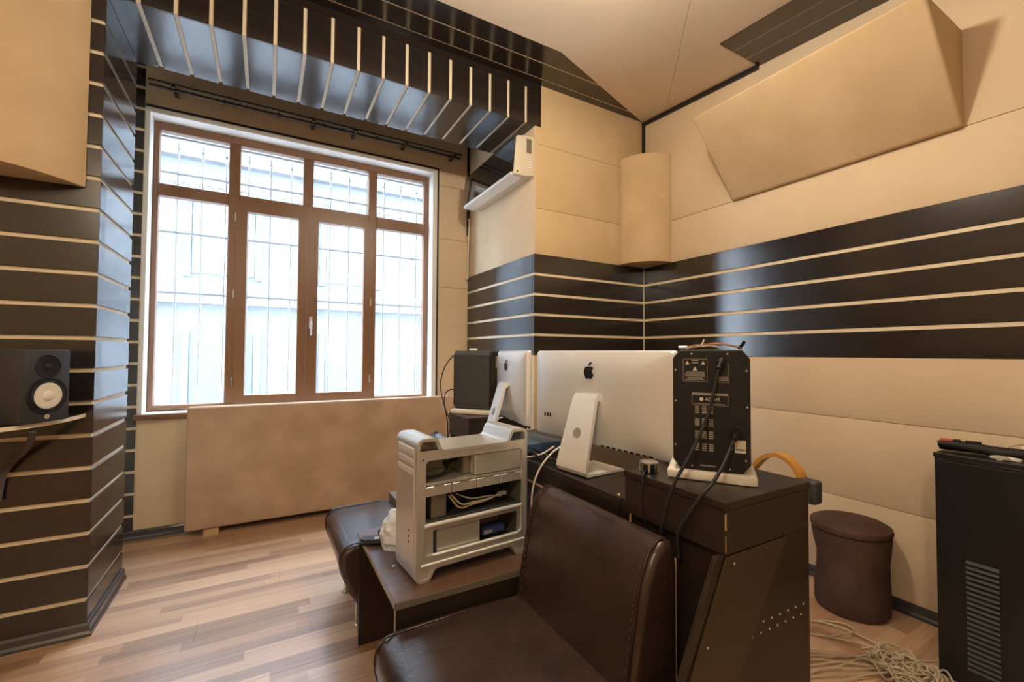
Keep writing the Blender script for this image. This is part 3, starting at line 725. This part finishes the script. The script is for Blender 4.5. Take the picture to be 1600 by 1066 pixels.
# far speaker: cables from its rear and a white card on top
def on_far(x, y, z): return on_rear(x, y, z, (1.075, 2.562, SZ), RZ2)
cable('power_cable', [on_far(.06, -.004, .31), on_far(.05, -.03, .318), on_far(.03, -.10, .25), on_far(.03, -.13, .14), on_far(.04, -.10, .02), on_far(.05, -.05, -.09), (.98, 2.52, .80), (.97, 2.56, .66)], .0035, M_RUB, 'thin black cable looping from the upper rear of the far speaker', .006)
cable('signal_cable', [on_far(.07, -.004, .11), on_far(.065, -.03, .112), on_far(.06, -.075, .09), on_far(.06, -.085, .02), (.965, 2.50, .86), (.967, 2.53, .7)], .0035, M_RUB, 'thin black cable dropping from the lower rear of the far speaker', .006)
tag(box('white_remote', -.04, .06, .05, .10, .353, .367, M_WPL, None, .004, 2, loc=(1.075, 2.562, SZ), rz=RZ2+R(25)), 'flat white item lying on top of the far speaker', 'white item')

# ------------------------------------------------------------------ small things on the desk
ai = thing('audio_interface', 'blue rack audio interface behind the large computer', 'audio interface', (1.03, 1.68, DT), R(4))
box('case', 0, .20, 0, .22, .008, .050, M_BLUE, ai, .002)
for k in range(6): lathe('knob', [(.008, -.012), (.009, 0)], M_BP, ai, 12, 'x', loc=(0, .03+k*.032, .03))
for x in (.02, .18):
    for y in (.03, .19): lathe('foot', [(.01, .0005), (.01, .008)], M_RUB, ai, 10, loc=(x, y, 0))
rnd = random.Random(11)
bm = bmesh.new()
for k in range(14):
    y = 1.62 + rnd.uniform(0, .35); x0 = DX+.015+rnd.uniform(0, .05)
    pts = [(x0, y, DT+.008+rnd.uniform(0, .02)), (x0+rnd.uniform(-.02, .03), y-.06, DT+.012+rnd.uniform(0, .03)), (x0+rnd.uniform(-.03, .02), y-.13, DT+.008+rnd.uniform(0, .02)), (x0+rnd.uniform(0, .04), y-.2, DT+.008)]
    tube_bm(crom(pts, 6), .0038, 6, bm)
o = fin(bm, 'cable_tangle', M_RUB, None, smooth=60); tag(o, 'tangle of dark cables on the desk beside the large computer', 'cables', kind='stuff')
cable('white_cable', [(1.075, 1.49, DT+.075), (1.03, 1.50, DT+.045), (.985, 1.52, DT-.02), (.965, 1.54, DT-.12), (.975, 1.56, DT-.3), (.975, 1.58, .3)], .0042, M_WCAB, 'white cable hanging left of the large computer stand, right strand')
cable('white_cable', [(1.06, 1.52, DT+.070), (1.03, 1.56, DT+.035), (1.01, 1.62, DT+.012), (.985, 1.66, DT-.01), (.965, 1.63, DT-.12), (.955, 1.58, DT-.22), (.97, 1.57, .4)], .0042, M_WCAB, 'white cable hanging behind the silver tower, left strand')
cable('white_cable', [(1.0, 1.69, .70), (.97, 1.66, .72), (.955, 1.63, .66), (.965, 1.62, .58), (.975, 1.63, .45)], .0042, M_WCAB, 'short white cable looping below the desk edge')
cable('white_cable', [(1.065, 1.99, DT+.13), (1.035, 1.985, DT+.12), (1.012, 1.975, DT+.06), (1.008, 1.97, DT+.004), (1.03, 1.94, DT+.004)], .004, M_WCAB, 'short white cable behind the stand of the smaller computer')
# round gadget on the near riser with two thin leads
gd = thing('round_device', 'small round black and silver device on the near riser', 'device', (1.045, .985, BXT))
lathe('body', [(.020, .0005), (.026, .008), (.026, .026), (.022, .031)], M_BP, gd, 24)
lathe('silver_cap', [(.024, .027), (.027, .029), (.027, .033), (.018, .036), (.001, .036)], M_STEEL, gd, 24)
for a in range(0, 360, 45): box('silver_rib', .0245, .028, -.003, .003, .004, .030, M_STEEL, gd, rz=R(a))
cable('thin_cable', [(1.024, .975, BXT+.008), (1.005, .965, BXT+.010), (.987, .955, BXT-.012), (.980, .950, .86), (.990, .945, .78), (1.0, .94, .6)], .0028, M_BP, 'thin dark cable from the round device down the riser')
cable('thin_cable', [(1.00, 1.055, DT+.002), (.988, 1.055, DT-.012), (.982, 1.06, DT-.08), (.99, 1.07, .62)], .0026, M_BP, 'thin dark cable hanging over the desk edge left of the riser')
tag(lathe('gold_plug', [(.0045, .0005), (.0045, .006), (.002, .008)], M_YELW, None, 10, loc=(1.005, 1.075, DT)), 'tiny gold plug on the desk left of the riser', 'plug')

# ------------------------------------------------------------------ silver tower (side cover removed)
mp = thing('computer_tower', 'silver computer tower with open side and carry handles', 'computer', (.464, 1.492, .4975), R(4.7))
ML, MD, MH = .472, .205, .500
def corner(cx, cz, r, a0, a1, n=5): return [(cx+r*math.cos(R(a0+(a1-a0)*i/n)), cz+r*math.sin(R(a0+(a1-a0)*i/n))) for i in range(n+1)]
zt, zb = .452, .040
path = (corner(.018, .018, .018, 180, 270) + corner(.042, .016, .016, 270, 330) + corner(.085, zb-.020, .020, 150, 90) +
        corner(ML-.085, zb-.020, .020, 90, 30) + corner(ML-.042, .016, .016, 210, 270) + corner(ML-.018, .018, .018, 270, 360) +
        corner(ML-.026, MH-.026, .026, 0, 90) + corner(ML-.062, MH-.022, .022, 90, 150) + corner(ML-.112, zt+.024, .024, -30, -90) +
        corner(.112, zt+.024, .024, 270, 210) + corner(.062, MH-.022, .022, 30, 90) + corner(.026, MH-.026, .026, 90, 180))
out, inn = sheet_bm(path, .012, 'y', 0, MD)
ring_plate('case_shell', out, inn, 'y', 0, MD, M_ALU, mp, smooth=35)
for y0 in (.0015, MD-.007):
    for x0, x1, x2 in ((.004, .060, .080), (ML-.004, ML-.060, ML-.080)):
        prism('foot_plate', [(x0, .006), (x0+(x1-x0)*.72, .006), (x1-(x1-x0)*.10, .018), (x1, zb-.012), (x2, zb+.004), (x0, zb+.006)], 'y', y0, y0+.0055, M_ALU, mp)
# front panel (left end): grille sheet with drive slots
fp = box('front_grille', -.003, .0005, .020, MD-.020, .045, .465, M_ALU, mp, .0012)
for z in (.440, .405, .370): box('drive_slot', -.005, -.002, .026, MD-.026, z, z+.022, M_ALU2, fp, .002, 2)
for k in range(3): lathe('front_port', [(.004, -.0045), (.004, -.002)], M_BP, fp, 10, 'x', loc=(0, .06, .13+k*.02))
box('rear_panel', ML-.020, ML-.009, .008, MD-.008, zb-.01, zt-.01, M_ALUD, mp)
box('far_panel', .010, ML-.021, MD-.014, MD-.004, zb, zt-.009, M_ALU, mp)
box('bottom_plate', .010, ML-.021, .012, MD-.015, zb+.001, zb+.014, M_ALUD, mp)
# rim around the opening
ring_plate('side_rim', rrect(.008, ML-.008, zb-.001, zt+.002, .004, 4), rrect(.034, ML-.026, .088, .420, .014, 4), 'y', .001, .007, M_ALU, mp)
# shelves and bays
box('shelf', .034, ML-.026, .007, MD-.015, .330, .338, M_ALU, mp)
for k in range(4):
    x0 = .036+k*.1035
    sl = box('drive_sled', x0, x0+.100, .004, MD-.03, .293, .327, M_ALU, mp, .002); box('sled_latch', x0+.03, x0+.07, .0025, .0045, .3275, .3315, M_ALUD, sl)
box('drive_cage', .235, ML-.027, .006, MD-.03, .341, .418, M_ALU, mp, .002)
box('bay_divider', .205, .232, .05, MD-.03, .341, .42, M_ALUD, mp)
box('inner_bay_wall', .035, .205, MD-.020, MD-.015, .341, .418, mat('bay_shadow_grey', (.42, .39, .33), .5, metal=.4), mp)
tube('bay_cable', [(.04, .06, .345), (.09, .055, .347), (.13, .06, .352), (.15, .07, .372), (.16, .08, .385), (.20, .09, .388)], .006, M_RUB, mp, 8)
lathe('bay_connector', [(.012, 0), (.012, .02)], M_BP, mp, 10, 'y', loc=(.145, .06, .385))
box('mid_back', .036, ML-.027, MD-.022, MD-.015, .208, .290, M_PCB, mp)
box('fan_block', .068, .128, .03, .10, .204, .290, M_ALUD, mp, .002)
box('mid_floor', .034, ML-.026, .010, MD-.015, .200, .204, M_PCB, mp)
box('expansion_card', .19, .41, .05, .16, .250, .280, M_BP, mp, .002)
for k, mt_ in enumerate((M_YELW, M_LABW, M_BP, M_LABEL)):
    tube('inner_wire', [(.14+.01*k, .04, .275), (.18+.01*k, .025+.004*k, .225+.01*k), (.24, .03, .226+.007*k), (.31, .03, .232+.004*k), (.37, .035, .245-.004*k)], .0035, mt_, mp, 6)
box('wire_plug', .355, .39, .026, .040, .238, .250, M_LABEL, mp)
box('divider_bar', .030, ML-.022, -.002, .014, .186, .198, M_ALU2, mp, .004, 2)
ring_plate('lower_cover', rrect(.034, ML-.026, .060, .186, .003, 3), rrect(.066, ML-.045, .090, .172, .004, 3), 'y', .006, .011, M_ALU, mp)
box('lower_lip', .064, ML-.043, -.001, .007, .082, .090, M_ALU2, mp, .002)
box('processor_cover', .086, .262, .016, MD-.03, .078, .176, M_ALU, mp, .002)
box('rear_cover', .275, .385, .09, MD-.03, .078, .176, M_ALUD, mp, .002)
box('memory_card', .285, .385, .03, .085, .095, .118, M_CRUMB, mp, .001); box('card_label', .290, .325, .0285, .0305, .100, .112, M_LABEL, mp)
box('bottom_lip', .020, ML-.012, -.003, .004, .054, .062, M_ALU2, mp, .002)
lathe('latch_screw', [(.003, -.001), (.003, .002)], M_BP, mp, 8, 'y', loc=(.022, .0, .425))
lathe('corner_foot', [(.007, .0005), (.006, .008)], M_STEEL, mp, 10, loc=(-.022, MD-.04, 0))

# ------------------------------------------------------------------ things on the side table
def crumple(name, mt, loc, size, seed, label, cat):
    bm = bmesh.new(); bmesh.ops.create_icosphere(bm, subdivisions=4, radius=1); rnd = random.Random(seed)
    ph = [(Vector((rnd.uniform(-1, 1), rnd.uniform(-1, 1), rnd.uniform(-1, 1))).normalized(), rnd.uniform(3, 9), rnd.uniform(0, 6)) for _ in range(14)]
    for v in bm.verts:
        n = v.co.normalized(); k = 1 + sum(.055*abs(math.sin(f*n.dot(d)+p)) for d, f, p in ph)*1.0 - .45
        v.co = Vector((n.x*k*size[0], n.y*k*size[1], max(n.z*k*size[2]+size[2]*.62, .0008)))
    return tag(fin(bm, name, mt, None, smooth=25, loc=loc), label, cat)
crumple('plastic_bag', M_BAG, (.500, 1.835, .4975), (.075, .085, .085), 5, 'crumpled clear plastic bag on the side table beside the silver tower', 'plastic bag')
mo = thing('black_device', 'black rounded gadget with white label at the table edge', 'device', (.405, 1.905, .4975), R(-25))
bm = prism_bm(rrect(-.055, .055, -.032, .032, .028, 6), 'z', .0005, .024); bmesh.ops.recalc_face_normals(bm, faces=bm.faces)
bmesh.ops.bevel(bm, geom=[e for e in bm.edges if e.calc_face_angle(0) > R(50)], offset=.009, segments=3, affect='EDGES', clamp_overlap=True)
fin(bm, 'body', M_BP, mo, smooth=50); box('label', .008, .026, -.012, .008, .0235, .0248, M_LABW, mo)
tag(box('small_clip', -.025, .025, -.01, .01, .0005, .022, M_BP, None, .004, 2, loc=(.470, 1.98, .4975), rz=R(-20)), 'small black clip behind the plastic bag', 'clip')

# ------------------------------------------------------------------ stool
sl = thing('stool', 'round brown suede stool against the right wall', 'stool', (2.655, 1.135, 0))
def stool_ring(z, r, dx): return (z, r, dx)
bm = bmesh.new(); rings = []
prof = [(.003, .148, 0), (.02, .158, 0), (.10, .160, .004), (.19, .157, .016), (.26, .156, .018), (.33, .163, .006), (.385, .167, 0), (.400, .165, 0)]
for z, r, dx in prof:
    ring = []
    for i in range(36):
        t = 2*math.pi*i/36; c, s = math.cos(t), math.sin(t)
        sq = max(0, -.87*c + .49*s)            # pinched on the side turned to the window
        rr = r*(1 - dx*6.5*sq*sq)
        ring.append(bm.verts.new((rr*c, rr*s, z)))
    rings.append(ring)
for a, c in zip(rings, rings[1:]):
    for i in range(36): bm.faces.new((a[i], a[(i+1) % 36], c[(i+1) % 36], c[i]))
bm.faces.new(rings[0][::-1]); bm.faces.new(rings[-1]); fin(bm, 'body', M_STOOL, sl, smooth=50)
lathe('lid', [(.160, .4005), (.171, .406), (.174, .418), (.170, .432), (.150, .443), (.10, .449), (.001, .451)], M_STOOL, sl, 36)

# ------------------------------------------------------------------ black steel cabinet at the right edge
cb = thing('steel_cabinet', 'tall black steel cabinet with louvred vents at right wall', 'cabinet', (2.42, .10, 0))
CX, CY, CZ = .39, .635, .90
box('body', .004, CX, .004, CY-.004, .0005, CZ-.020, M_CAB, cb, .002)
box('top_plate', 0, CX, 0, CY, CZ-.019, CZ, M_CAB, cb, .003)
box('top_seam', .002, CX-.002, .002, CY-.002, CZ-.0205, CZ-.0185, M_STEEL, cb)
box('door_panel', -.001, .005, .02, CY-.006, .02, CZ-.030, M_CAB, cb, .001)
for k in range(22):
    z = .495 - k*.0195
    lv = prism('louvre', [(-.001, z), (-.010, z-.010), (-.009, z-.012), (.0, z-.004)], 'y', .452, .542, M_CABL, cb)
    for v in lv.data.vertices: pass
# things on the cabinet
tl = thing('hand_tool', 'black handheld tool with a red tip on the steel cabinet', 'tool', (2.50, .605, .9005), R(-60))
tl.rotation_euler = (0, 0, R(-72)); tl.scale = (1.15, 1.2, 1.25)
tube('grip', [(-.115, 0, .026), (-.09, 0, .028), (-.03, .002, .024), (.03, 0, .018), (.085, 0, .0175), (.10, 0, .0175)], [.010]*8+[.015]*8+[.016]*8+[.0165]*8+[.0165]*6+[.012]*3, M_RUB, tl, 12)
tube('lower_handle', [(-.11, .03, .016), (-.05, .035, .014), (.02, .03, .0135), (.09, .02, .0135)], .012, M_BP, tl, 10)
box('red_tip', -.108, -.075, -.010, .010, .034, .044, M_RED, tl, .003); box('black_slider', -.074, -.055, -.009, .009, .034, .045, M_BP, tl, .002)
box('top_clip', -.045, -.005, -.007, .007, .036, .044, M_BP, tl, .002); lathe('pivot', [(.004, .0), (.004, .004)], M_STEEL, tl, 10, loc=(.022, -.006, .033))
crumple('plastic_bag', M_BAG, (2.62, .47, .9005), (.07, .06, .032), 9, 'small clear plastic bag with connectors on the steel cabinet', 'plastic bag')
for k, (dx, dy) in enumerate(((0, 0), (-.05, .02))):
    c = thing('white_connector', 'small white cable connector beside the bag on the cabinet, %s one' % ('far' if k == 0 else 'near'), 'connector', (2.53+dx, .50+dy, .9005), R(70))
    box('shell', -.02, .02, -.007, .007, .0005, .013, M_WPL, c, .002); lathe('tip', [(.004, .02), (.004, .032)], M_STEEL, c, 10, 'x', loc=(0, 0, .007))
cable('orange_wire', [(2.50, .60, .905), (2.55, .575, .918), (2.60, .54, .945), (2.63, .49, .950), (2.64, .43, .93), (2.62, .38, .904)], .0016, M_ORANGE, 'thin orange wire arching over the bag on the cabinet')
crumple('foil_scrap', mat('silver_foil', (.7, .66, .58), .3, metal=.6), (2.475, .555, .9005), (.028, .028, .009), 21, 'small crinkled foil scrap beside the hand tool', 'scrap')

# ------------------------------------------------------------------ chair behind the desk
ch = thing('bentwood_chair', 'chair with curved tan wood rail half hidden behind the desk', 'chair', (1.93, 1.25, 0))
box('seat', -.42, -.02, -.22, .22, .42, .47, M_BP2, ch, .02, 3)
for x in (-.39, -.05):
    for y in (-.19, .19): lathe('leg', [(.013, .0005), (.018, .42)], M_TANW, ch, 10, loc=(x, y, 0))
def flat_rail(pts, w, th):
    P = crom(pts, 8); bm = bmesh.new(); rings = []
    for i, p in enumerate(P):
        t = (P[min(i+1, len(P)-1)]-P[max(i-1, 0)]).normalized(); s = Vector((1, 0, 0)); n = t.cross(s).normalized()
        rings.append([bm.verts.new(p+s*a*w/2+n*b*th/2) for a, b in ((-1, -1), (1, -1), (1, 1), (-1, 1))])
    for a, c in zip(rings, rings[1:]):
        for k in range(4): bm.faces.new((a[k], a[(k+1) % 4], c[(k+1) % 4], c[k]))
    bm.faces.new(rings[0][::-1]); bm.faces.new(rings[-1]); return bm
fin(flat_rail([(-.02, -.19, .44), (-.02, -.235, .60), (-.02, -.268, .77), (-.02, -.245, .838), (-.02, -.195, .872), (-.02, -.145, .867), (-.02, -.09, .825), (-.02, -.02, .70), (-.02, .0, .44)], .05, .016), 'curved_rail', M_TANW, ch, smooth=40)
box('arm_pad', -.055, .0, -.335, -.250, .71, .803, M_BP2, ch, .012, 3)
tube('pad_bracket', [(-.03, -.278, .75), (-.03, -.255, .70), (-.03, -.22, .60)], .010, M_BP, ch, 8)

# ------------------------------------------------------------------ cables on the floor at the right
rnd = random.Random(4)
def floor_cable(pts, label, r=.0042, mt=M_BCAB): return cable('floor_cable', pts, r, mt, label)
floor_cable([(1.95, 1.33, .006), (2.18, 1.24, .006), (2.36, 1.14, .009), (2.40, .98, .014), (2.36, .86, .02), (2.30, .80, .02)], 'beige cable running from the desk towards the coil, uppermost strand')
floor_cable([(1.90, 1.28, .006), (2.15, 1.17, .006), (2.28, 1.05, .010), (2.33, .92, .024), (2.29, .83, .03)], 'beige cable running from the desk towards the coil, middle strand')
floor_cable([(2.36, 1.16, .006), (2.44, 1.08, .012), (2.41, 1.02, .016), (2.33, 1.03, .022), (2.26, 1.06, .014)], 'short beige cable loop in front of the stool')
floor_cable([(2.38, .93, .006), (2.45, .93, .006), (2.47, .88, .006), (2.43, .80, .006), (2.40, .72, .006)], 'thin beige cable arcing towards the steel cabinet', .003)
floor_cable([(2.27, .90, .03), (2.36, .88, .012), (2.44, .80, .006), (2.50, .76, .006)], 'thin beige cable disappearing beside the steel cabinet', .003)
floor_cable([(1.93, 1.10, .006), (2.08, 1.03, .007), (2.20, .95, .012), (2.30, .88, .03)], 'beige cable lying nearest to the desk side')
bm = bmesh.new()
for k in range(26):
    a = rnd.uniform(-.06, .06); pts = []
    n = 10; c = Vector((2.29+rnd.uniform(-.05, .05), .80+rnd.uniform(-.07, .07), 0)); r1 = rnd.uniform(.04, .10); ph = rnd.uniform(0, 6)
    for j in range(n):
        t = ph + j*.62; pts.append((c.x+r1*math.cos(t)*rnd.uniform(.8, 1.1), c.y+r1*math.sin(t)*rnd.uniform(.8, 1.1), .006+rnd.uniform(0, .045)))
    tube_bm(crom(pts, 4), .0036, 5, bm)
for k in range(9):
    y = .95+.02*k+rnd.uniform(-.02, .02); x = 1.80+rnd.uniform(0, .2)
    pts = [(x, y, .005+.002*k), (x+.12, y-.03+rnd.uniform(-.02, .02), .006+rnd.uniform(0, .01)), (x+.26, y-.09+rnd.uniform(-.03, .02), .008+rnd.uniform(0, .01)), (2.27, .82+rnd.uniform(-.05, .05), .02)]
    tube_bm(crom(pts, 6), .0036, 5, bm)
tag(fin(bm, 'cable_coil', M_BCAB, None, smooth=60), 'tangled coil of beige cables on the floor beside the steel cabinet', 'cables', kind='stuff')

# ------------------------------------------------------------------ ceiling lamp above the frame, plus an added fill lamp
def lamp(x, y, zl, label):
    t = thing('pendant_lamp', label, 'lamp', (x, y, zl), 0, 'pendant ceiling lamps')
    g_ = lathe('globe', [(.001, -.075)] + [(.075*math.sin(R(a)), -.075*math.cos(R(a))) for a in range(15, 180, 15)] + [(.012, .074)], M_LAMPG, t, 24)
    h = zc(y)-.006-zl
    lathe('stem', [(.006, .072), (.006, h-.02)], M_STEEL, t, 10); lathe('canopy', [(.05, h-.022), (.055, h-.001)], M_STEEL, t, 24)
lamp(1.0, 1.15, 2.93, 'glowing round pendant lamp over the seats')
lamp(-1.1, -.7, 2.75, 'added unseen fill lamp behind the viewer')  # invented fill source, brightens the left column and the room
